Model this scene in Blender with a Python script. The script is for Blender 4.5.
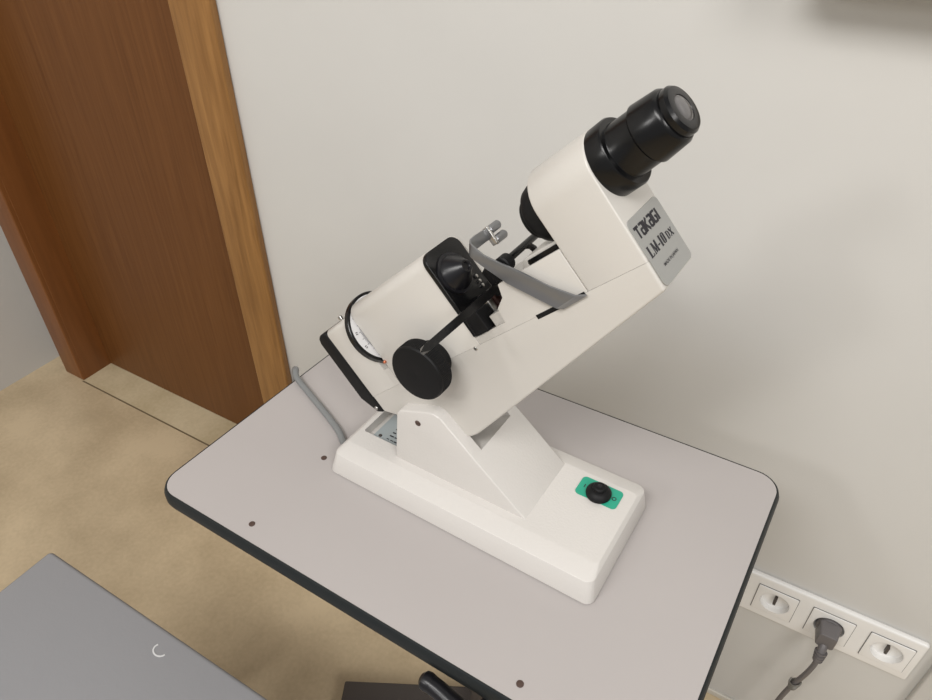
import bpy, bmesh, math, random
from mathutils import Vector, Matrix
random.seed(4)
for o in list(bpy.data.objects): bpy.data.objects.remove(o)
SC = bpy.context.scene; COL = SC.collection
R = math.radians

# ---------------------------------------------------------------- camera, world, lights, exposure
cd = bpy.data.cameras.new('camera'); cam = bpy.data.objects.new('camera', cd); COL.objects.link(cam)
cd.sensor_width = 36; cd.lens = 36*700/932; cd.clip_start = .02
HC = 1.178
cam.location = (0, 0, HC); cam.rotation_euler = (R(90-37.875), 0, R(30.5))
SC.camera = cam
w = bpy.data.worlds.new('world'); SC.world = w; w.use_nodes = True
bg = w.node_tree.nodes['Background']; bg.inputs[0].default_value = (.995, .99, .985, 1); bg.inputs[1].default_value = .43
def area(name, loc, target, size, sy, power, col):
    l = bpy.data.lights.new(name, 'AREA'); l.shape = 'RECTANGLE'; l.size = size; l.size_y = sy; l.energy = power; l.color = col
    o = bpy.data.objects.new(name, l); COL.objects.link(o); o.location = loc
    o.rotation_euler = (Vector(target)-Vector(loc)).to_track_quat('-Z', 'Y').to_euler(); return o
area('ceiling_light_left', (-1.45, -2.35, 2.42), (-.2, .5, .6), .40, .40, 17, (1, .98, .955))
area('ceiling_light_middle', (-.35, -1.15, 2.6), (-.2, .4, .6), 1.3, .6, 46, (1, .98, .955))
area('ceiling_light_right', (1.5, -.9, 2.5), (.0, .6, .4), .8, .8, 34, (1, .975, .945))
vs = SC.view_settings; vs.view_transform = 'Standard'; vs.look = 'None'; vs.gamma = 1; vs.use_curve_mapping = False; vs.exposure = -0.30

# ---------------------------------------------------------------- materials
def mat(name, col, rough=.5, metal=0, bump=0, bscale=200, coat=0, spec=.5):
    m = bpy.data.materials.new(name); m.use_nodes = True; nt = m.node_tree; b = nt.nodes['Principled BSDF']
    b.inputs['Base Color'].default_value = (*col, 1); b.inputs['Roughness'].default_value = rough
    b.inputs['Metallic'].default_value = metal; b.inputs['Coat Weight'].default_value = coat
    b.inputs['Specular IOR Level'].default_value = spec
    tc = nt.nodes.new('ShaderNodeTexCoord'); n = nt.nodes.new('ShaderNodeTexNoise'); n.inputs['Scale'].default_value = bscale; n.inputs['Detail'].default_value = 3
    nt.links.new(tc.outputs['Object'], n.inputs['Vector'])
    if bump:
        bu = nt.nodes.new('ShaderNodeBump'); bu.inputs['Strength'].default_value = bump; bu.inputs['Distance'].default_value = .001
        nt.links.new(n.outputs['Fac'], bu.inputs['Height']); nt.links.new(bu.outputs[0], b.inputs['Normal'])
    # slight tonal variation, of the material itself
    n2 = nt.nodes.new('ShaderNodeTexNoise'); n2.inputs['Scale'].default_value = 6; nt.links.new(tc.outputs['Object'], n2.inputs['Vector'])
    rp = nt.nodes.new('ShaderNodeMapRange'); rp.inputs['To Min'].default_value = .965; rp.inputs['To Max'].default_value = 1.035
    nt.links.new(n2.outputs['Fac'], rp.inputs['Value'])
    mx = nt.nodes.new('ShaderNodeVectorMath'); mx.operation = 'SCALE'; mx.inputs[0].default_value = col
    nt.links.new(rp.outputs[0], mx.inputs['Scale']); nt.links.new(mx.outputs[0], b.inputs['Base Color'])
    return m
def wood(name, c1, c2, rough=.35, scale=(18, 18, 1.2), spec=.5, bands=5.0):
    m = bpy.data.materials.new(name); m.use_nodes = True; nt = m.node_tree; b = nt.nodes['Principled BSDF']
    tc = nt.nodes.new('ShaderNodeTexCoord'); mp = nt.nodes.new('ShaderNodeMapping'); mp.inputs['Scale'].default_value = scale
    n = nt.nodes.new('ShaderNodeTexNoise'); n.inputs['Scale'].default_value = bands; n.inputs['Detail'].default_value = 7; n.inputs['Roughness'].default_value = .62; n.inputs['Distortion'].default_value = .5
    cr = nt.nodes.new('ShaderNodeValToRGB'); cr.color_ramp.elements[0].position = .32; cr.color_ramp.elements[0].color = (*c1, 1)
    cr.color_ramp.elements[1].position = .7; cr.color_ramp.elements[1].color = (*c2, 1)
    nt.links.new(tc.outputs['Object'], mp.inputs['Vector']); nt.links.new(mp.outputs[0], n.inputs['Vector'])
    nt.links.new(n.outputs['Fac'], cr.inputs[0]); nt.links.new(cr.outputs[0], b.inputs['Base Color'])
    b.inputs['Roughness'].default_value = rough; b.inputs['Specular IOR Level'].default_value = spec
    return m
def mottled(name, c1, c2, scale, rough, fine=120):
    m = bpy.data.materials.new(name); m.use_nodes = True; nt = m.node_tree; b = nt.nodes['Principled BSDF']
    tc = nt.nodes.new('ShaderNodeTexCoord')
    n = nt.nodes.new('ShaderNodeTexNoise'); n.inputs['Scale'].default_value = scale; n.inputs['Detail'].default_value = 5
    n2 = nt.nodes.new('ShaderNodeTexNoise'); n2.inputs['Scale'].default_value = fine; n2.inputs['Detail'].default_value = 4
    ad = nt.nodes.new('ShaderNodeMath'); ad.operation = 'MULTIPLY_ADD'; ad.inputs[1].default_value = .35
    nt.links.new(tc.outputs['Object'], n.inputs['Vector']); nt.links.new(tc.outputs['Object'], n2.inputs['Vector'])
    nt.links.new(n2.outputs['Fac'], ad.inputs[0]); nt.links.new(n.outputs['Fac'], ad.inputs[2])
    cr = nt.nodes.new('ShaderNodeValToRGB'); cr.color_ramp.elements[0].position = .5; cr.color_ramp.elements[0].color = (*c1, 1)
    cr.color_ramp.elements[1].position = .85; cr.color_ramp.elements[1].color = (*c2, 1)
    nt.links.new(ad.outputs[0], cr.inputs[0]); nt.links.new(cr.outputs[0], b.inputs['Base Color'])
    b.inputs['Roughness'].default_value = rough
    return m
M = dict(
    wall=mat('painted_plaster', (.585, .575, .55), .55, bump=.12, bscale=60, spec=.3),
    floor=mottled('beige_linoleum', (.47, .37, .235), (.62, .50, .33), 7, .38),
    leaf=wood('door_veneer', (.115, .042, .010), (.165, .066, .018), .42, scale=(34, 34, 1.0), bands=4, spec=.28),
    jamb=wood('frame_wood', (.17, .060, .014), (.225, .082, .020), .42, bands=3),
    arch=wood('golden_trim_wood', (.20, .090, .022), (.35, .175, .052), .42, bands=4),
    cream=mat('cream_enamel', (.575, .55, .51), .30, bump=.10, bscale=520),
    cream2=mat('cream_base_enamel', (.62, .595, .565), .26, bump=.22, bscale=420),
    black=mat('black_anodised', (.0042, .0042, .0046), .24, spec=.35),
    blackm=mat('matte_black', (.0055, .0055, .006), .55, spec=.25),
    blackg=mat('gloss_black', (.008, .008, .010), .30, spec=.4),
    laminate=mat('grey_laminate', (.43, .40, .388), .42, bump=.05, bscale=300),
    edge=mat('dark_green_rubber_edge', (.010, .013, .014), .45, spec=.35),
    plug=mat('brown_cap', (.075, .045, .035), .5),
    grey=mat('grey_lever_metal', (.27, .275, .285), .33, metal=.8),
    steel=mat('steel', (.55, .54, .52), .28, metal=1),
    alu=mat('label_aluminium', (.37, .37, .355), .45, metal=.25),
    ink=mat('black_ink', (.015, .014, .02), .5),
    green=mat('green_plate', (.02, .34, .22), .4),
    white=mat('white_scale', (.68, .67, .67), .4),
    socket=mat('white_socket_plastic', (.80, .79, .77), .25),
    groove=mat('painted_gap_shade', (.12, .115, .11), .5),  # dark colour stands in for the shade in the gaps round the inserts
    cable=mat('grey_cable', (.20, .205, .205), .5),
    cord=mat('dark_grey_cord', (.13, .12, .12), .45),
    vinyl=mat('grey_vinyl', (.26, .26, .27), .5, bump=.15, bscale=250),
    scuff=mat('pale_scuff', (.6, .6, .6), .6),
    foot=mat('brown_grey_steel', (.065, .055, .05), .5),
    glass=mat('lens_glass', (.09, .085, .085), .08, spec=.9),
    copper=mat('copper', (.65, .22, .12), .25, metal=.8),
    brown=mat('dark_brown_metal', (.05, .022, .018), .3, metal=.4),
    ident=mat('ident_label', (.36, .40, .41), .4),
    wire=mat('clear_tie', (.16, .15, .13), .3),
)

# ---------------------------------------------------------------- helpers
class MB:
    def __init__(s): s.v = []; s.f = []
    def add(s, vs, fs):
        n = len(s.v); s.v += [tuple(p) for p in vs]; s.f += [tuple(i+n for i in f) for f in fs]; return s
    def box(s, x0, x1, y0, y1, z0, z1):
        v = [(x, y, z) for x in (x0, x1) for y in (y0, y1) for z in (z0, z1)]
        return s.add(v, [(0,1,3,2),(4,6,7,5),(0,4,5,1),(2,3,7,6),(0,2,6,4),(1,5,7,3)])
    def prism(s, poly, lo, hi, axes='xzy', poly2=None):
        # poly in the first two axes, extruded along the third
        ix = ['xyz'.index(c) for c in axes]; n = len(poly); vs = []
        for k, h in ((0, lo), (1, hi)):
            for p in (poly if k == 0 or poly2 is None else poly2):
                q = [0, 0, 0]; q[ix[0]] = p[0]; q[ix[1]] = p[1]; q[ix[2]] = h; vs.append(q)
        return s.add(vs, [tuple(range(n))[::-1], tuple(range(n, 2*n))]+[(i, (i+1) % n, (i+1) % n+n, i+n) for i in range(n)])
    def lathe(s, c, d, prof, n=48, caps=True):
        # prof: list of (distance along d, radius)
        c = Vector(c); d = Vector(d).normalized(); a = d.orthogonal().normalized(); b = d.cross(a); vs = []; fs = []
        for (t, r) in prof:
            for k in range(n):
                th = 2*math.pi*k/n; vs.append(c+d*t+(a*math.cos(th)+b*math.sin(th))*r)
        for i in range(len(prof)-1):
            for k in range(n): k2 = (k+1) % n; fs.append((i*n+k, i*n+k2, (i+1)*n+k2, (i+1)*n+k))
        if caps: fs.append(tuple(range(n))[::-1]); fs.append(tuple(range((len(prof)-1)*n, len(prof)*n)))
        return s.add(vs, fs)
    def cyl(s, p, q, r, n=32):
        p = Vector(p); q = Vector(q); return s.lathe(p, q-p, [(0, r), ((q-p).length, r)], n)
    def tube(s, pts, r, n=14, sub=6):
        P = [Vector(p) for p in pts]
        if sub > 1 and len(P) > 2:
            Q = []
            E = [2*P[0]-P[1]]+P+[2*P[-1]-P[-2]]
            for i in range(1, len(E)-2):
                for k in range(sub):
                    t = k/sub; p0, p1, p2, p3 = E[i-1:i+3]
                    Q.append(.5*((2*p1)+(p2-p0)*t+(2*p0-5*p1+4*p2-p3)*t*t+(3*p1-p0-3*p2+p3)*t**3))
            Q.append(P[-1]); P = Q
        T = [(P[min(i+1, len(P)-1)]-P[max(i-1, 0)]).normalized() for i in range(len(P))]
        a = T[0].orthogonal().normalized(); vs = []; fs = []
        for i, p in enumerate(P):
            a = (a-T[i]*a.dot(T[i])).normalized(); b = T[i].cross(a)
            for k in range(n):
                th = 2*math.pi*k/n; vs.append(p+(a*math.cos(th)+b*math.sin(th))*r)
        for i in range(len(P)-1):
            for k in range(n): k2 = (k+1) % n; fs.append((i*n+k, i*n+k2, (i+1)*n+k2, (i+1)*n+k))
        fs.append(tuple(range(n))[::-1]); fs.append(tuple(range((len(P)-1)*n, len(P)*n)))
        return s.add(vs, fs)
    def strip(s, pts, wdir, width, thick):
        # flat bent strip through pts (each may carry its own width); wdir is its width direction
        P = [Vector(p[:3]) for p in pts]; W = [(p[3] if len(p) > 3 else width) for p in pts]; wd = Vector(wdir).normalized(); vs = []; fs = []
        for i, p in enumerate(P):
            t = (P[min(i+1, len(P)-1)]-P[max(i-1, 0)]).normalized(); n = t.cross(wd).normalized()
            for sw, sn in ((-1, -1), (1, -1), (1, 1), (-1, 1)): vs.append(p+wd*sw*W[i]/2+n*sn*thick/2)
        for i in range(len(P)-1):
            for k in range(4): k2 = (k+1) % 4; fs.append((4*i+k, 4*i+k2, 4*i+4+k2, 4*i+4+k))
        fs.append((3, 2, 1, 0)); m = 4*(len(P)-1); fs.append((m, m+1, m+2, m+3))
        return s.add(vs, fs)
    def stroke(s, p, q, t, mp, d=.25):
        # a flat stroke between 2D points p and q, thickness t, mp maps (x, y, height)
        p = Vector(p); q = Vector(q); u = (q-p).normalized(); nn = Vector((-u.y, u.x))*t/2
        c = [p-nn, q-nn, q+nn, p+nn]
        vs = [mp(k.x, k.y, 0) for k in c]+[mp(k.x, k.y, d) for k in c]
        return s.add(vs, [(3,2,1,0),(4,5,6,7),(0,1,5,4),(1,2,6,5),(2,3,7,6),(3,0,4,7)])
def rrect(x0, x1, y0, y1, r, n=6):
    o = []
    for cx, cy, a in ((x1-r, y1-r, 0), (x0+r, y1-r, 90), (x0+r, y0+r, 180), (x1-r, y0+r, 270)):
        for k in range(n+1): t = R(a+90*k/n); o.append((cx+r*math.cos(t), cy+r*math.sin(t)))
    return o
def build(name, mb, m, parent=None, fn=None, bevel=0, seg=3, ang=35, smooth=True, keep=None):
    me = bpy.data.meshes.new(name); vs = [fn(*p) for p in mb.v] if fn else mb.v
    me.from_pydata([tuple(v) for v in vs], [], mb.f)
    sharp = [bool(keep and keep(*p)) for p in mb.v]
    bm = bmesh.new(); bm.from_mesh(me); bmesh.ops.recalc_face_normals(bm, faces=bm.faces)
    if bevel:
        bm.verts.ensure_lookup_table()
        es = [e for e in bm.edges if len(e.link_faces) == 2 and e.calc_face_angle(0) > R(ang) and not (sharp[e.verts[0].index] and sharp[e.verts[1].index])]
        bmesh.ops.bevel(bm, geom=es, offset=bevel, segments=seg, profile=.5, affect='EDGES', clamp_overlap=True)
    bm.to_mesh(me); bm.free()
    if smooth:
        for p in me.polygons: p.use_smooth = True
        me.set_sharp_from_angle(angle=R(32))
    me.materials.append(M[m] if isinstance(m, str) else m)
    o = bpy.data.objects.new(name, me); COL.objects.link(o)
    if parent: o.parent = parent
    return o
def thing(name, label, cat, loc=(0, 0, 0), rz=0, group=None):
    o = bpy.data.objects.new(name, None); COL.objects.link(o); o.empty_display_size = .05
    o.location = loc; o.rotation_euler = (0, 0, rz); o['label'] = label; o['category'] = cat
    if group: o['group'] = group
    return o
def tag(o, label, cat): o['label'] = label; o['category'] = cat; return o
def struct(name, mb, m, bevel=0, parent=None):
    o = build(name, mb, m, parent, bevel=bevel)
    if not parent: o['kind'] = 'structure'
    return o
def cut(o, mb, fn=None, bevel=0):
    # subtract a shape from a part
    c = build('cutter', mb, 'black', None, fn); c.parent = o.parent
    bo = o.modifiers.new('cut', 'BOOLEAN'); bo.object = c; bo.operation = 'DIFFERENCE'; bo.solver = 'EXACT'
    bpy.context.view_layer.update()
    me = bpy.data.meshes.new_from_object(o.evaluated_get(bpy.context.evaluated_depsgraph_get()))
    o.modifiers.clear(); o.data = me; bpy.data.objects.remove(c)
    if bevel:
        bm = bmesh.new(); bm.from_mesh(me)
        bmesh.ops.bevel(bm, geom=[e for e in bm.edges if len(e.link_faces) == 2 and e.calc_face_angle(0) > R(30)], offset=bevel, segments=2, profile=.5, affect='EDGES', clamp_overlap=True)
        bm.to_mesh(me); bm.free()
    for p in me.polygons: p.use_smooth = True
    me.set_sharp_from_angle(angle=R(32))
    return o
def small_text(name, txt, size, m, parent, fn, x=0, y=0, width=None):
    # plain lettering, fn maps (x, y, height) of the flat text into the thing
    cu = bpy.data.curves.new('text', 'FONT'); cu.body = txt; cu.size = size; cu.offset = .025
    to = bpy.data.objects.new('text', cu); COL.objects.link(to); bpy.context.view_layer.update()
    me = bpy.data.meshes.new_from_object(to.evaluated_get(bpy.context.evaluated_depsgraph_get())); bpy.data.objects.remove(to)
    xs = [v.co.x for v in me.vertices]; k = (width/(max(xs)-min(xs))) if width else 1
    mb = MB(); mb.v = [((v.co.x-min(xs))*k+x, v.co.y+y, .2) for v in me.vertices]; mb.f = [tuple(p.vertices) for p in me.polygons]
    return build(name, mb, m, parent, fn, smooth=False)

# ---------------------------------------------------------------- the room
WY = .706; DX0, DX1 = -1.557, -.88; DH = 2.05
XL = -1.705; ZC = 2.65
struct('floor', MB().box(XL, 2.4, -3.2, .95, -.05, 0), 'floor')
wb = MB().box(XL-.1, DX0-.03, WY+.045, WY+.15, 0, ZC).box(DX1+.03, 2.4, WY, WY+.15, 0, ZC).box(DX0-.03, DX1+.03, WY, WY+.15, DH+.03, ZC)
struct('wall_back', wb, 'wall')
struct('wall_left', MB().box(XL-.1, XL, -3.2, WY+.045, 0, ZC), 'wall')
# doorway: leaf set back in its frame
dr = MB().box(DX0, DX1, WY+.065, WY+.105, .004, DH)
door = struct('door_1', dr, 'leaf')
fr = MB().box(DX0-.03, DX0, WY-.005, WY+.13, 0, DH).box(DX1, DX1+.03, WY-.005, WY+.13, 0, DH).box(DX0-.03, DX1+.03, WY-.005, WY+.13, DH, DH+.03)
struct('door_frame', fr, 'jamb', .001, door)
struct('trim_1', MB().box(DX0-.072, DX0-.0005, WY-.016, WY+.044, 0, DH+.08), 'jamb', .003)
struct('trim_2', MB().box(DX1, DX1+.082, WY-.014, WY, 0, DH+.08), 'arch', .003)
struct('trim_3', MB().box(DX0, DX1, WY-.016, WY, DH, DH+.08), 'arch', .003)
struct('trim_4', MB().box(DX0, DX1, WY-.020, WY-.0165, -.001, .0012), mat('threshold_seam', (.16, .12, .07), .6))
struct('trim_5', MB().box(DX0, DX1, WY-.0165, WY+.2, -.001, .0010), mottled('doorway_linoleum', (.50, .41, .255), (.64, .54, .365), 7, .38))
struct('trim_6', MB().box(.283, .42, WY-.012, WY, 0, ZC), 'wall', .003)
struct('baseboard_back', MB().box(DX1+.082, .283, WY-.004, WY, 0, .012), mat('white_sealant', (.6, .57, .5), .5), .001)
# unseen cabinet shape added above the view to shade the wall top right
wc = thing('shade_cabinet', 'unseen white cabinet added above the view to shade the wall', 'cabinet', (.245, WY, 1.074))
build('body', MB().box(-.33, .33, -.05, 0, 0, .5), 'socket', wc, bevel=.002)
for k in (-1, 1):
    d = build('door', MB().box(min(k*.001, k*.329), max(k*.001, k*.329), -.062, -.0505, .002, .498), 'socket', wc, bevel=.002)
    build('handle', MB().cyl((k*.03, -.072, .05), (k*.03, -.072, .16), .004, 12).cyl((k*.03, -.062, .06), (k*.03, -.072, .06), .003, 8).cyl((k*.03, -.062, .15), (k*.03, -.072, .15), .003, 8), 'steel', d)

# ---------------------------------------------------------------- instrument table
H57 = .57; HT = .545; S = HT/H57; ZT = HC-HT
QC = [(-.5145, .2505), (.0190, .2400), (.0335, .5830), (-.4975, .5860)]
TX0, TX1, TY0, TY1 = -.5075, .0270, .2450, .5845
TH = .020
tcx, tcy = (TX0+TX1)/2, (TY0+TY1)/2
def rquad(q, ins, r, n=8):
    # rounded outline of a four-cornered top, counter-clockwise from the last corner, inset per side (front, right, back, left)
    P = [Vector(p) for p in q]; L = []
    for k in range(4):
        a, b = P[k], P[(k+1) % 4]; d = (b-a).normalized(); nn = Vector((-d.y, d.x)); L.append((a+nn*ins[k], d))
    def X(l1, l2):
        (p, d), (q_, e) = l1, l2; t = ((q_.x-p.x)*e.y-(q_.y-p.y)*e.x)/(d.x*e.y-d.y*e.x); return p+d*t
    out = []
    for k in range(4):
        l0, l1 = L[k-1], L[k]; c = X(l0, l1); n0 = Vector((-l0[1].y, l0[1].x)); n1 = Vector((-l1[1].y, l1[1].x))
        cc = X((l0[0]+n0*r, l0[1]), (l1[0]+n1*r, l1[1]))
        a0 = math.atan2(-n0.y, -n0.x); a1 = math.atan2(-n1.y, -n1.x)
        while a1 < a0: a1 += 2*math.pi
        for i in range(n+1): t = a0+(a1-a0)*i/n; out.append((cc.x+r*math.cos(t), cc.y+r*math.sin(t)))
    return out
tb = thing('instrument_table', 'small grey laminate table with rounded corners and dark rubber edge', 'table', (tcx, tcy, 0))
def TL(x, y, z): return (x-tcx, y-tcy, z)
TOUT = rquad(QC, (.0005, .0005, .0030, .0030), .022)
er = .004
build('tabletop', MB().prism(TOUT, ZT-TH, ZT, 'xyz'), 'laminate', tb, TL)
# rubber edge: D profile swept around
out = TOUT; mb = MB(); n = len(out); prof = [(-.001, -.0004), (.0010, .0003), (.0024, -.0012), (.0042, -.006), (.0042, -TH+.006), (.0024, -TH+.001), (-.001, -TH-.0004)]
for i, (x, y) in enumerate(out):
    px, py = out[i-1]; nx, ny = out[(i+1) % n]; t = Vector((nx-px, ny-py)).normalized(); nr = Vector((t.y, -t.x))
    for (d, z) in prof: mb.v.append((x+nr.x*d, y+nr.y*d, ZT+z))
m_ = len(prof)
for i in range(n):
    for k in range(m_): mb.f.append((i*m_+k, ((i+1) % n)*m_+k, ((i+1) % n)*m_+(k+1) % m_, i*m_+(k+1) % m_))
build('edge_band', mb, 'edge', tb, TL)
for (x, y) in ((-.724, .4857), (-.7168, .6736), (-.1872, .4713)):
    build('screw_cap', MB().lathe((x*HT, y*HT, ZT-.001), (0, 0, 1), [(0, .0031), (.0014, .0031), (.0017, .0022)], 20), 'plug', tb, TL)
cxx, cyy = -.225, .47
build('column', MB().prism(rrect(cxx-.03, cxx+.03, cyy-.03, cyy+.03, .008), .05, ZT-TH-.014, 'xyz'), 'foot', tb, TL)
build('support_plate', MB().prism(rrect(cxx-.11, cxx+.11, cyy-.09, cyy+.08, .01), ZT-TH-.014, ZT-TH, 'xyz'), 'blackm', tb, TL)
ang = R(26.5)
for k in range(4):
    a = ang+k*math.pi/2; L = .245 if k % 2 == 0 else .19
    q = MB().prism([(.03, .032), (L, .03), (L, .052), (.03, .062)], -.034, .034, 'xzy')
    ca, sa = math.cos(a), math.sin(a)
    lg = build('foot', q, 'foot', tb, lambda x, y, z: (cxx-tcx+x*ca-y*sa, cyy-tcy+x*sa+y*ca, z), bevel=.003)
    build('caster', MB().cyl((L-.03, -.012, .019), (L-.03, .012, .019), .019, 24).box(L-.036, L-.024, -.006, .006, .03, .036), 'blackm', lg, lambda x, y, z: (cxx-tcx+x*ca-y*sa, cyy-tcy+x*sa+y*ca, z))
zl = ZT-TH-.018
zl = ZT-TH-.0095
build('height_lever', MB().tube([(-.174, .2335, zl), (-.162, .2325, zl-.001), (-.147, .2300, zl-.002), (-.130, .2300, zl-.002), (-.122, .248, zl-.002), (-.13, .30, zl-.002), (-.17, .395, zl-.004)], .0078, 16).lathe((-.174, .2335, zl), (-1, .05, 0), [(-.004, .0078), (0, .0084), (.004, .0078), (.007, .0045)], 16), 'blackg', tb, TL)

# ---------------------------------------------------------------- lensmeter
O = Vector((-.38776083*S, .37392302*S, ZT))
LR = R(-2.0)
lm = thing('lensmeter', 'cream tilted lensmeter with black eyepiece and knobs on the grey table', 'lensmeter', O, LR)
def B(u, v, w): return (u*S/1000, v*S/1000, w*S/1000)
TT = R(43.5); cT, sT = math.cos(TT), math.sin(TT); cr8, sr8 = math.cos(R(-.8)), math.sin(R(-.8))
def A(a, v, b):
    a -= 3.1; v += 3; b -= .5
    u = 96+cT*a-sT*b; w_ = 96+sT*a+cT*b
    return B(u*cr8-v*sr8, u*sr8+v*cr8, w_)
mmS = S/1000
# base: lofted block with a broad sloping shoulder front and back
rings = [(0, 301, 0, 141, 9, 1.0), (-5, 305, -1.5, 141, 9, 1.4), (1.5, 301, 3, 135.5, 9, 27), (7, 297.5, 22, 118, 5, 32)]
b_ = MB(); N_ = None
for (x0, x1, y0, y1, r, z) in rings:
    p = rrect(x0, x1, y0, y1, r, 5); N_ = len(p); b_.v += [(x, y, z) for x, y in p]
rings = None
b_.v = b_.v[N_:]
for i in range(2):
    for k in range(N_): k2 = (k+1) % N_; b_.f.append((i*N_+k, i*N_+k2, (i+1)*N_+k2, (i+1)*N_+k))
b_.f.append(tuple(range(N_))[::-1]); b_.f.append(tuple(range(2*N_, 3*N_)))
base = build('base', b_, 'cream2', lm, B, bevel=1.0*mmS, seg=3, ang=14)
cut(base, MB().prism(rrect(12, 75, 43, 104, 2.5), 20, 60, 'xyz'), B)
build('bumper_sheet', MB().prism(rrect(-3.5, 303, .2, 140, 8), 0, 1.6, 'xyz'), 'blackm', lm, B)
# identification label in the recess, with unreadable print lines
il = build('rating_label', MB().prism(rrect(17, 70, 47, 98, 2), 20.0, 20.8, 'xyz'), 'ident', lm, B)
pr = MB()
for r_ in range(7):
    y = 55+r_*5.6; x = 33
    while x < 62:
        l = random.uniform(2, 6); pr.stroke((x, y), (min(x+l, 64), y), random.choice((1.1, 1.6)), lambda a, b, c: (a, b, 20.8+c), .2); x += l+random.uniform(1, 2.2)
build('print', pr, 'ink', il, B)
build('rivet', MB().lathe((24, 55, 20.8), (0, 0, 1), [(0, 2.2), (.6, 1.8)], 16), 'foot', il, B)
# pedestal with two cheeks
prof = [(64, 29), (70, 96), (74, 102), (84, 106), (106, 115), (113, 117), (121, 115.5), (127, 110.5), (160, 81.5), (222, 29)]
ped = build('cradle', MB().prism(prof, 31, 117, 'xzy', None), 'cream2', lm, B, bevel=1.6*mmS, seg=3, ang=25)
cut(ped, MB().prism([(40, 20), (67, 20), (80, 68), (150, 76), (161, 82.5), (215, 150), (40, 150)], 45.5, 102, 'xzy'), B)
for y, d in ((31, -1), (117, 1)):
    bo = build('pivot_bolt', MB().lathe((96, y, 96), (0, d, 0), [(-2, 3.2), (.5, 3.2), (1.0, 2.6)], 24).box(94, 98, y+d*1.0-.3, y+d*1.0+.3, 95.5, 96.5), 'plug', lm, B)
build('pivot_shaft', MB().cyl((96, 44, 96), (96, 104, 96), 4), 'steel', lm, B)
# power switch
sp = build('switch_plate', MB().prism(rrect(242.5, 286, 87, 112, 4.5), 32, 32.9, 'xyz'), 'green', lm, B)
gm = lambda x, y, z: (x, y-4, 32.9+z)
build('on_mark', MB().stroke((248.5, 101.5), (248.5, 106), .9, gm, .15), 'ink', sp, B)
mk = MB(); NR = 24
for r_ in (1.5, 2.4):
    for z_ in (0, .15): mk.v += [gm(280+r_*math.cos(2*math.pi*k/NR), 103.5+r_*math.sin(2*math.pi*k/NR), z_) for k in range(NR)]
for k in range(NR):
    k2 = (k+1) % NR; mk.f += [(k, k2, NR+k2, NR+k), (2*NR+k, 3*NR+k, 3*NR+k2, 2*NR+k2), (NR+k, NR+k2, 3*NR+k2, 3*NR+k), (k, 2*NR+k, 2*NR+k2, k2)]
build('off_mark', mk, 'ink', sp, B)
sk = build('switch_knob', MB().lathe((264.5, 97, 32.7), (0, 0, 1), [(0, 12.4), (2.5, 12.8), (4, 12.4), (7, 9.6), (7.8, 8.2), (8.2, 6.6), (11, 6.2), (11.8, 5.4), (12, 2.5), (11.4, 1)], 40), 'blackm', lm, B)
build('screw', MB().lathe((264.5, 97, 44), (0, 0, 1), [(0, 2.4), (.8, 2.4), (1.2, 1.6)], 16), 'blackg', sk, B)

# tilted body
V0, V1 = 42, 97; VM = 69.5
case = [(-52, 22), (30, -31), (36, -34.4), (42, -36), (50, -36), (58, -34.6), (303, 18), (303.6, 41.0), (-52, 41.0)]
build('lower_case', MB().prism(case, V0, V1, 'xzy'), 'cream', lm, A, bevel=2.2*mmS, seg=4, ang=28, keep=lambda a, v, b: b > 40)
def arch(b0, b1, r, n=8):
    o = [(V0, b0)]+[(V0+r-r*math.cos(R(90*k/n)), b1-r+r*math.sin(R(90*k/n))) for k in range(n+1)]
    return o+[(V1-r+r*math.sin(R(90*k/n)), b1-r+r*math.cos(R(90*k/n))) for k in range(n+1)]+[(V1, b0)]
rear = build('rear_housing', MB().prism(arch(41.15, 123.5, 6), -52, -8.5, 'yzx'), 'cream', lm, A, bevel=1.0*mmS, seg=2, ang=50, keep=lambda a, v, b: b < 42)
build('housing_floor', MB().box(-8.5, .5, V0, V1, 41.15, 60.5), 'cream', rear, A)
build('dial_housing', MB().prism(arch(41.15, 129.8, 12), .5, 126, 'yzx'), 'cream', lm, A, bevel=1.0*mmS, seg=2, ang=50, keep=lambda a, v, b: b < 42)
build('housing_screw', MB().lathe((-24, 49, 122.5), (0, 0, 1), [(0, 1.6), (2, 1.6), (2.5, 2.4), (5.5, 2.4), (6, 1.8)], 16), 'steel', lm, A)
# black end cap
cp = build('end_cap', MB().prism([(-52.3, 123), (-64, 124), (-69, 121.5), (-71.5, 116), (-72.5, 45), (-62, 24), (-52.3, 21)], V0-.3, V1+.3, 'xzy'), 'blackm', lm, A, bevel=2.5*mmS, seg=3, ang=28)
build('screw', MB().lathe((-59, V0-.3, 29), (0, -1, 0), [(0, 2.2), (.7, 1.8)], 16), 'steel', cp, A)
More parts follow.
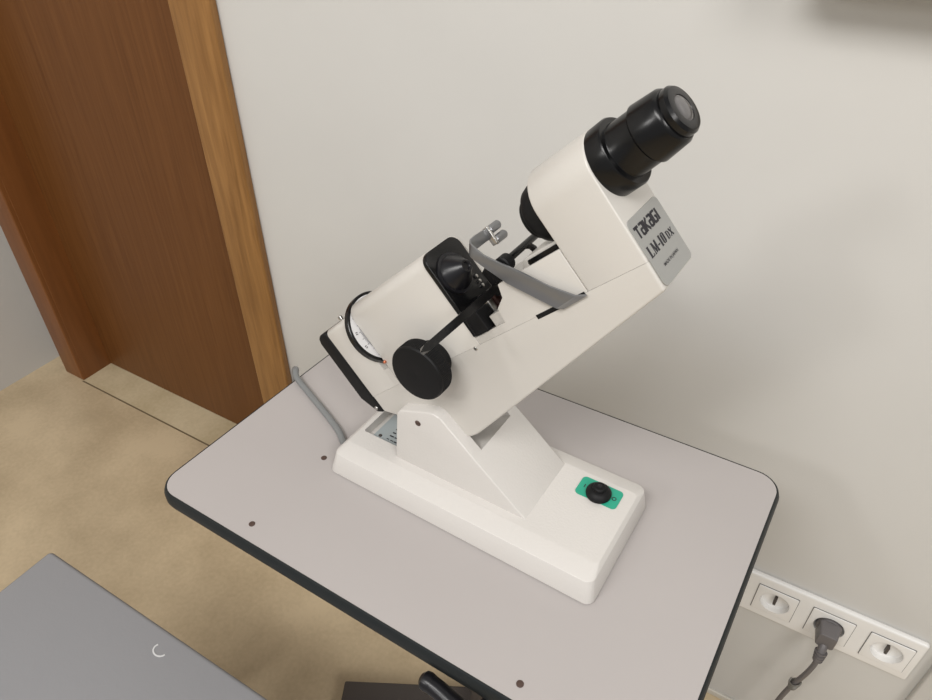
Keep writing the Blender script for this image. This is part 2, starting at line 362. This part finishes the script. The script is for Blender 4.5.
# prism / axis dial
dw = build('dial_wheel', MB().lathe((-8, 66, 97.5), (1, 0, 0), [(0, 36.0), (.8, 36.8), (6.6, 36.8), (7.2, 36.2), (7.2, 34.4), (6.8, 34.0)], 96), 'black', lm, A)
build('scale_face', MB().lathe((-1.4, 66, 97.5), (1, 0, 0), [(0, 33.8), (.5, 33.8)], 96), 'white', dw, A)
tk = MB()
fm = lambda x, y, z: (-.9+z, x, y)
for k in range(120):
    t = 2*math.pi*k/120; c, s_ = math.cos(t), math.sin(t)
    tk.stroke((66+c*22.6, 97.5+s_*22.6), (66+c*(25.6 if k % 5 else 27.6), 97.5+s_*(25.6 if k % 5 else 27.6)), .42, fm, .12)
    if k % 10 == 5: tk.stroke((66+c*29.2-s_*.9, 97.5+s_*29.2+c*.9), (66+c*31.4-s_*.9, 97.5+s_*31.4+c*.9), .9, fm, .12); tk.stroke((66+c*29.2+s_*.9, 97.5+s_*29.2-c*.9), (66+c*31.4+s_*.9, 97.5+s_*31.4-c*.9), .9, fm, .12)
build('scale_marks', tk, 'ink', dw, A)
build('index_pin', MB().lathe((2.5, 41.8, 67.5), (0, -1, 0), [(-.5, 1.6), (1.6, 1.6), (2.2, 1.0)], 16), 'copper', lm, A)
# power wheel (large black knob on the side)
kn = build('power_knob', MB().lathe((69, 41.8, 49), (0, -1, 0), [(0, 17.5), (6, 17.5), (6.6, 17), (13, 17), (13.3, 26), (14, 27.4), (28.5, 27.4), (29.8, 26.4), (30.2, 25), (30.2, 3), (30.0, 0.5)], 72), 'blackm', lm, A)
gr = MB()
for k in range(90):
    t = 2*math.pi*k/90; c, s_ = math.cos(t), math.sin(t)
    gr.add([(69+c*27.3-s_*.45, y, 49+s_*27.3+c*.45) for y in (27, 15)]+[(69+c*27.3+s_*.45, y, 49+s_*27.3-c*.45) for y in (27, 15)]+[(69+c*27.8, y, 49+s_*27.8) for y in (27, 15)], [(0,1,5,4),(4,5,3,2),(0,4,2),(1,3,5)])
build('knurling', gr, 'blackm', kn, A)
# black front plate of the rear housing, nose cone
pl = build('lens_plate', MB().prism(rrect(40.5, 90, 88, 129.5, 11)[:14]+[(40.5, 49), (90, 49)], 126.2, 131, 'yzx'), 'black', lm, A, bevel=.8*mmS)
build('lens_stop', MB().lathe((130.8, 61, 102), (1, 0, 0), [(0, 18.5), (2.2, 18.5), (2.6, 16.2), (6, 15), (14, 8), (16.5, 6.4), (17.5, 5.4), (17.5, 3.8), (16, 3)], 56), 'blackg', pl, A)
for b in (88.5, 83.5, 79):
    build('marking_pin', MB().lathe((130.8, 80, b), (1, 0, 0), [(0, 1.6), (2, 1.6), (2.4, 1.0)], 14), 'steel', pl, A)
build('ink_block', MB().box(131, 146, 40.5, 57, 48.5, 67), 'blackm', pl, A, bevel=.8*mmS)
build('ink_slide', MB().box(131, 148, 57.5, 64, 47.5, 68), 'steel', pl, A, bevel=.6*mmS)
build('ink_holder', MB().box(131, 151, 64.5, 72, 47, 69), 'brown', pl, A, bevel=.6*mmS)
# front shelf: two side walls, floor, inner block
sh = build('front_shelf', MB().prism([(126.4, 41.15), (249.7, 41.15), (249.7, 77.8), (182, 77.8), (178, 67), (167, 61), (165, 48.2), (126.4, 48.2)], V0, V0+4, 'xzy'), 'cream', lm, A, bevel=.4*mmS, keep=lambda a, v, b: b < 42)
build('far_wall', MB().box(126.4, 249, V1-4, V1, 41.3, 77.8), 'cream', sh, A, bevel=.6*mmS)
build('shelf_floor', MB().box(150, 249, V0+4.2, V1-4.2, 41.3, 58), 'cream', sh, A, bevel=.5*mmS)
ib = build('inner_block', MB().prism([(200, 60), (248.5, 60), (248.5, 83), (206, 83), (200, 77)], 56, 86, 'xzy'), 'cream', sh, A, bevel=1.2*mmS)
build('hole', MB().lathe((210, 56, 78), (0, -1, 0), [(0, 2), (.25, 2)], 16), 'blackm', ib, A)
build('guide_rail', MB().box(212, 248, 51.5, 54.5, 60, 81), 'black', sh, A, bevel=.5*mmS)
build('shelf_screw', MB().lathe((118.5, V0, 39.4), (0, -1, 0), [(-1, 2.0), (.2, 2.0), (.6, 1.4)], 16), 'steel', lm, A)
build('side_slot', MB().box(196.5, 247.5, V0-.15, V0+3, 38.6, 42.4), 'blackm', lm, A)
# lens table bar and marking rod
tbm = MB().add([(163, -45, 74.6), (158, -40, 71), (163, -36, 71.0), (157, -38, 76), (163.4, -38, 77.3),
                (157, 68, 70), (163.4, 68, 70), (163.4, 68, 77), (157, 68, 77)],
               [(0,1,2), (0,3,1), (0,4,3), (0,2,4), (1,5,6,2), (2,6,7,4), (4,7,8,3), (3,8,5,1), (5,8,7,6)])
lt = build('lens_table', tbm, 'black', lm, A)
build('table_bracket', MB().prism([(64, 70), (62, 90), (68, 92), (80, 78), (79, 64), (72, 62), (73, 70)], 156, 163, 'yzx').box(131, 157, 66, 70, 66, 74), 'blackm', lt, A, bevel=.5*mmS)
mr = build('marking_rod', MB().tube([(200, 40, 89.5), (200, 100, 90.5)], 3.0, 16, 1), 'black', lm, A, bevel=1*mmS)
build('rod_knob', MB().lathe((200, 38, 89), (0, 1, 0), [(0, 5.8), (.8, 6.8), (9, 6.8), (10, 6)], 32), 'blackm', mr, A)
build('rod_finger', MB().prism([(74, 90), (80, 90), (84, 84), (84, 79), (80, 80), (78, 85), (74, 87)], 198, 202, 'yzx'), 'black', mr, A, bevel=1*mmS)
# lens clamp
wd = (.75, 0, .66)
def ribbon(pairs, th):
    mb = MB(); n = len(pairs); C = [(Vector(a)+Vector(b))/2 for a, b in pairs]; fs = []
    for i, (l, u) in enumerate(pairs):
        t = (C[min(i+1, n-1)]-C[max(i-1, 0)]).normalized(); nn = t.cross(Vector(u)-Vector(l)).normalized()*th/2
        mb.v += [Vector(l)-nn, Vector(u)-nn, Vector(u)+nn, Vector(l)+nn]
    for i in range(n-1):
        for k in range(4): k2 = (k+1) % 4; fs.append((4*i+k, 4*i+k2, 4*i+4+k2, 4*i+4+k))
    fs.append((3, 2, 1, 0)); m = 4*(n-1); fs.append((m, m+1, m+2, m+3)); mb.f = fs; return mb
prs = [((224, 40.5, 38.2), (249, 40.5, 39.5)), ((222.5, 36.5, 41.7), (243.5, 36.5, 43.8)), ((212, 36, 56), (229, 36, 59)), ((197.1, 36, 75.7), (214.5, 36, 78)), ((186, 36, 97), (198, 36, 97.5)), ((183.0, 36, 103.5), (193.5, 36, 103.5)), ((180.5, 37, 107), (190.5, 36.8, 109)),
       ((178.5, 39.5, 109.0), (187, 38.8, 113.5)), ((177.5, 43, 109.5), (183.5, 42, 116.5)), ((177, 48, 109.5), (181.5, 46.5, 118.4)), ((177, 55, 109.5), (180.5, 54, 119)), ((178, 63, 109.5), (180.5, 63, 118.6)), ((179, 69, 109), (180.5, 69, 118))]
cl = build('lens_clamp', ribbon(prs, 1.9), 'grey', lm, A, bevel=.3*mmS, seg=2, ang=60)
build('clamp_yoke', MB().box(178, 184, 67.5, 70.5, 103, 119), 'steel', cl, A, bevel=.8*mmS)
for b in (106.0, 115.2):
    build('clamp_pad', MB().lathe((181, 70, b), (.05, 1, 0), [(0, 3.0), (1, 3.7), (13, 3.7), (14.5, 2.8)], 24), 'grey', cl, A)
# head
hp = [(V0, 41.2), (V0, 106.5)]+[(VM-27.5*math.cos(R(k)), 106.5+27.5*math.sin(R(k))) for k in range(10, 180, 10)]+[(V1, 106.5), (V1, 41.2)]
hd = MB().prism(hp, 250, 303.6, 'yzx')
hd.v = [((a+(b-41.2)*.018) if a > 300 else a, v, b) for a, v, b in hd.v]
build('head_housing', hd, 'cream', lm, A, bevel=1.6*mmS, seg=3, ang=40, keep=lambda a, v, b: b < 42)
build('objective', MB().lathe((250, VM, 103.5), (-1, 0, 0), [(0, 24.2), (10, 23.8), (15, 22.2), (17.5, 19.8), (18, 17.2), (22.5, 16.6), (23.5, 15), (23.5, 9), (20, 8)], 64), 'blackm', lm, A)
# eyepiece: swept along the optical axis, tipped slightly up
ez = R(2.6); ed = (math.cos(ez), 0, math.sin(ez))
ep = build('eyepiece', MB().lathe((302.5, VM, 108.2), ed, [(-3, 25), (0, 25.3), (15, 25.3), (16.5, 24.4), (16.8, 20.4), (17.5, 20.0), (34.6, 19.6), (35.2, 19.0), (35.6, 20.4), (36.4, 21.1), (54.5, 19.4), (56.2, 18.3), (57, 17.6), (57.2, 16.6), (58.5, 16.8), (61.5, 16.6), (63.5, 15.0), (63.9, 13.8), (63.7, 9.2), (62.1, 8.2), (61.9, 7.5)], 96), 'black', lm, A)
build('eye_lens', MB().lathe((303.5+61.9*ed[0], VM, 108.2+61.9*ed[2]), ed, [(0, 9.2), (.8, 8.4), (1.6, 6), (2.0, 3), (2.1, .4)], 48), 'glass', ep, A)
# name plate
def PM(x, y, z):       # x along the plate's width, y up, z out of the face
    return (303.70+z+(y-18)*.0105, x, y)
pp = rrect(44.2, 95.0, 19.3, 70.5, 4.5)
npl = build('name_plate', MB().prism(pp, 0, .7, 'xyz'), 'alu', lm, lambda x, y, z: A(*PM(x, y, z)))
TM = lambda x, y, z: A(*PM(x, y, z+.75))
ID = lambda x, y, z: (x, y, z)
def letters(glyphs, x, y, w_, h_, gap, t, italics=0):
    mb = MB()
    for g in glyphs:
        if g == ' ': x += w_*.6; continue
        ww = w_*G[g][0]
        for (x0, y0, x1, y1, k) in G[g][1]:
            mb.stroke((x+x0*ww+italics*y0*h_, y+y0*h_), (x+x1*ww+italics*y1*h_, y+y1*h_), t*k, ID, .15)
        x += ww+gap
    return mb
G = {
 'T': (1, [(-.05, .92, 1.0, .92, 1), (.5, 0, .5, .95, 1)]),
 'a': (.9, [(.05, .93, .95, .93, .9), (.9, 0, .9, .97, 1.1), (.1, .52, .9, .52, .8), (.12, .05, .12, .55, 1), (.1, .06, .9, .06, .9)]),
 'K': (1, [(.1, 0, .1, 1, 1.1), (.2, .45, .9, 1, 1), (.3, .5, .95, 0, 1.1)]),
 'G': (1, [(.1, .93, .95, .93, .9), (.12, .05, .12, .97, 1.1), (.1, .06, .9, .06, .9), (.88, .03, .88, .5, 1), (.55, .48, .95, .48, .8)]),
 'I': (.25, [(.5, 0, .5, 1, 1.2)]),
 'l': (.8, [(.25, 0, .25, 1, 1.7), (.0, .97, .5, .97, .5), (.0, .03, .95, .03, .5), (.92, 0, .92, .22, .5)]),
 'm': (1.15, [(.14, 0, .14, 1, .6), (.0, .97, .3, .97, .5), (.0, .03, .28, .03, .5), (.2, .98, .5, .05, 1.5), (.8, .98, .5, .05, .6), (.84, 0, .84, 1, 1.7), (.7, .03, 1, .03, .5), (.75, .97, 1, .97, .5)]),
 '-': (.4, [(0, .38, 1, .38, .8)]),
 '1': (.45, [(.5, 0, .5, 1, 1.7), (.1, .03, .9, .03, .5), (.15, .85, .5, .97, .5)]),
 '0': (.7, [(.2, .15, .2, .85, 1.6), (.82, .15, .82, .85, 1.6), (.2, .93, .82, .93, .5), (.2, .07, .82, .07, .5), (.12, .85, .35, .95, .6), (.9, .85, .65, .95, .6), (.12, .15, .35, .05, .6), (.9, .15, .65, .05, .6)]),
 'd': (.75, [(.2, 0, .2, .75, 1.3), (.0, .73, .6, .73, .5), (.0, .03, .6, .03, .5), (.85, .15, .85, .6, 1.3), (.6, .73, .88, .58, .6), (.6, .03, .88, .18, .6)]),
 'x': (.8, [(.1, .75, .85, 0, 1.3), (.9, .75, .1, 0, .6), (0, .73, .3, .73, .5), (.7, .03, 1, .03, .5), (.7, .73, 1, .73, .5), (0, .03, .25, .03, .5)]),
}
build('maker_lettering', letters('TaKaGI', 47.6, 55.6, 6.0, 8.8, 1.3, 2.0), 'ink', npl, TM)
build('model_lettering', letters('lm-10', 48, 40.6, 6.9, 8.2, 1.0, 1.25), 'ink', npl, TM)
build('suffix_lettering', letters('dx', 79, 40.8, 6.0, 7.6, 1.0, 1.1), 'ink', npl, TM)
small_text('origin_lettering', 'MADE IN JAPAN', 3.4, 'ink', npl, TM, 56.5, 30, 25)
# power cable of the instrument, over the table's back-left edge
tag(build('power_cable', MB().tube([(O.x-.0105, O.y+.034, ZT+.0046), (O.x-.016, O.y+.037, ZT+.0042), (O.x-.032, O.y+.048, ZT+.0042), (O.x-.066, O.y+.064, ZT+.0042), (O.x-.098, O.y+.078, ZT+.0044), (O.x-.128, O.y+.091, ZT+.0062), (TX0-.001, O.y+.101, ZT+.007), (TX0-.0085, O.y+.105, ZT-.006), (TX0-.010, O.y+.106, ZT-.06), (TX0-.005, O.y+.106, ZT-.2), (TX0+.03, O.y+.13, .18), (TX0+.1, .62, .004), (-.25, .64, .0042), (-.06, .64, .0042)], .0037, 14), 'cable'),
    'grey power cable leaving the lensmeter over the table edge', 'cable')

# ---------------------------------------------------------------- power sockets on the wall
zc = .2985; XS = (.0898, .1608, .2318)
so = thing('wall_socket', 'white row of power sockets on the wall right of the table', 'socket', (XS[1], WY, zc))
def SL(x, y, z): return (x-XS[1], y-WY, z-zc)
f1 = build('frame', MB().prism(rrect(-.02, .268, zc-.0415, zc+.0425, .004), WY-.0085, WY, 'xzy'), 'socket', so, SL, bevel=.003, seg=3, ang=50)
for x in XS+(.0188,):
    s = .0262
    ins = MB().prism(rrect(x-s, x+s, zc-s, zc+s, .0015, 3), WY-.0105, WY-.0082, 'xzy')
    b = build('socket_insert', ins, 'socket', so, SL, bevel=.0005)
    cut(b, MB().cyl((x, WY-.02, zc), (x, WY-.0079, zc), .0195, 48), SL)
    cut(f1, MB().cyl((x, WY-.02, zc), (x, WY-.0006, zc), .0193, 48), SL)
    sg = build('shadow_gap', MB().prism(rrect(x-s-.0007, x+s+.0007, zc-s-.0007, zc+s+.0007, .0015, 3), WY-.0092, WY-.0083, 'xzy'), 'groove', b, SL)
    cut(sg, MB().cyl((x, WY-.02, zc), (x, WY-.0079, zc), .0196, 48), SL)
    # recessed bowl standing proud of the wall inside the insert
    build('bowl', MB().lathe((x, WY-.0106, zc), (0, 1, 0), [(0, .0194), (.0, .0190), (.0088, .0182), (.0094, .0176), (.0095, .002), (.0095, .0005)], 48, False), 'socket', b, SL)
    ho = MB()
    ho.box(x-.0018, x+.0018, WY-.0075, WY-.0015, zc-.007, zc+.007)
    build('earth_contact', ho, 'foot', b, SL, bevel=.0003)
pg = thing('power_plug', 'dark grey plug pushed into the middle wall socket with its cord', 'plug', (XS[1], WY-.0106, zc))
def PL(x, y, z): return (x-XS[1], y-(WY-.0106), z-zc)
x = XS[1]
build('plug_body', MB().lathe((x, WY-.0035, zc), (0, -1, 0), [(0, .0165), (.007, .0165), (.009, .0162)], 40).prism(rrect(x-.0110, x+.0115, zc-.0140, zc+.0115, .004), WY-.034, WY-.0122, 'xzy', rrect(x-.0135, x+.0140, zc-.0150, zc+.0145, .004)), 'cord', pg, PL, bevel=.0012)
rl = MB().tube([(x, WY-.026, zc-.009), (x, WY-.034, zc-.015), (x-.0002, WY-.040, zc-.024), (x-.0004, WY-.0425, zc-.032)], .0058, 18)
for k in range(4): rl.tube([(x, WY-.0375-k*.0014, zc-.0185-k*.004), (x, WY-.0381-k*.0012, zc-.0205-k*.004)], .0082-k*.0005, 18, 1)
build('strain_relief', rl, 'cord', pg, PL)
build('cord', MB().tube([(x-.0004, WY-.0425, zc-.030), (x-.001, WY-.0445, zc-.045), (x-.0045, WY-.046, zc-.070), (x-.0115, WY-.046, zc-.106), (x-.016, WY-.046, zc-.14), (x-.025, WY-.048, .09), (x-.06, WY-.055, .02), (x-.10, WY-.06, .0042), (x-.2, WY-.062, .0042)], .0036, 14), 'cord', pg, PL)
kt = MB()
kx, ky, kz = x-.0105, WY-.046, zc-.102
for k in range(4):
    t = k*.8
    kt.tube([(kx+.0065*math.cos(t+q*math.pi/3)*(.8+.1*k), ky+.0062*math.sin(t+q*math.pi/3), kz+(k-1.5)*.0035+.003*math.sin(q*1.3+k)) for q in range(7)], .0012, 8, 4)
build('cable_tie', kt, 'wire', pg, PL)

# ---------------------------------------------------------------- grey padded seat
sx, sy, sz = -.714, .1975, .45
st = thing('stool', 'grey vinyl padded stool seat in the lower left foreground', 'stool', (sx+.26, sy-.22, 0))
def QL(x, y, z): return (x-(sx+.26), y-(sy-.22), z)
seat = build('seat', MB().prism(rrect(sx, sx+.52, sy-.44, sy, .006, 4), sz-.06, sz, 'xyz'), 'vinyl', st, QL, bevel=.005, seg=4, ang=50)
build('seat_board', MB().prism(rrect(sx+.012, sx+.508, sy-.428, sy-.012, .006, 4), sz-.075, sz-.0605, 'xyz'), 'foot', st, QL)
sc = MB(); pts = [(-.4915+.0085*math.cos(R(a)), .177+.0065*math.sin(R(a)), sz+.0002) for a in range(150, 370, 20)]
sc.strip(pts, (0, 0, 1), .0008, .0016)
build('scuff_mark', sc, 'scuff', seat, QL)
for dx in (.03, .49):
    for dy in (-.41, -.03):
        build('leg', MB().cyl((sx+dx, sy+dy, 0), (sx+dx, sy+dy, sz-.075), .0125, 20), 'foot', st, QL)
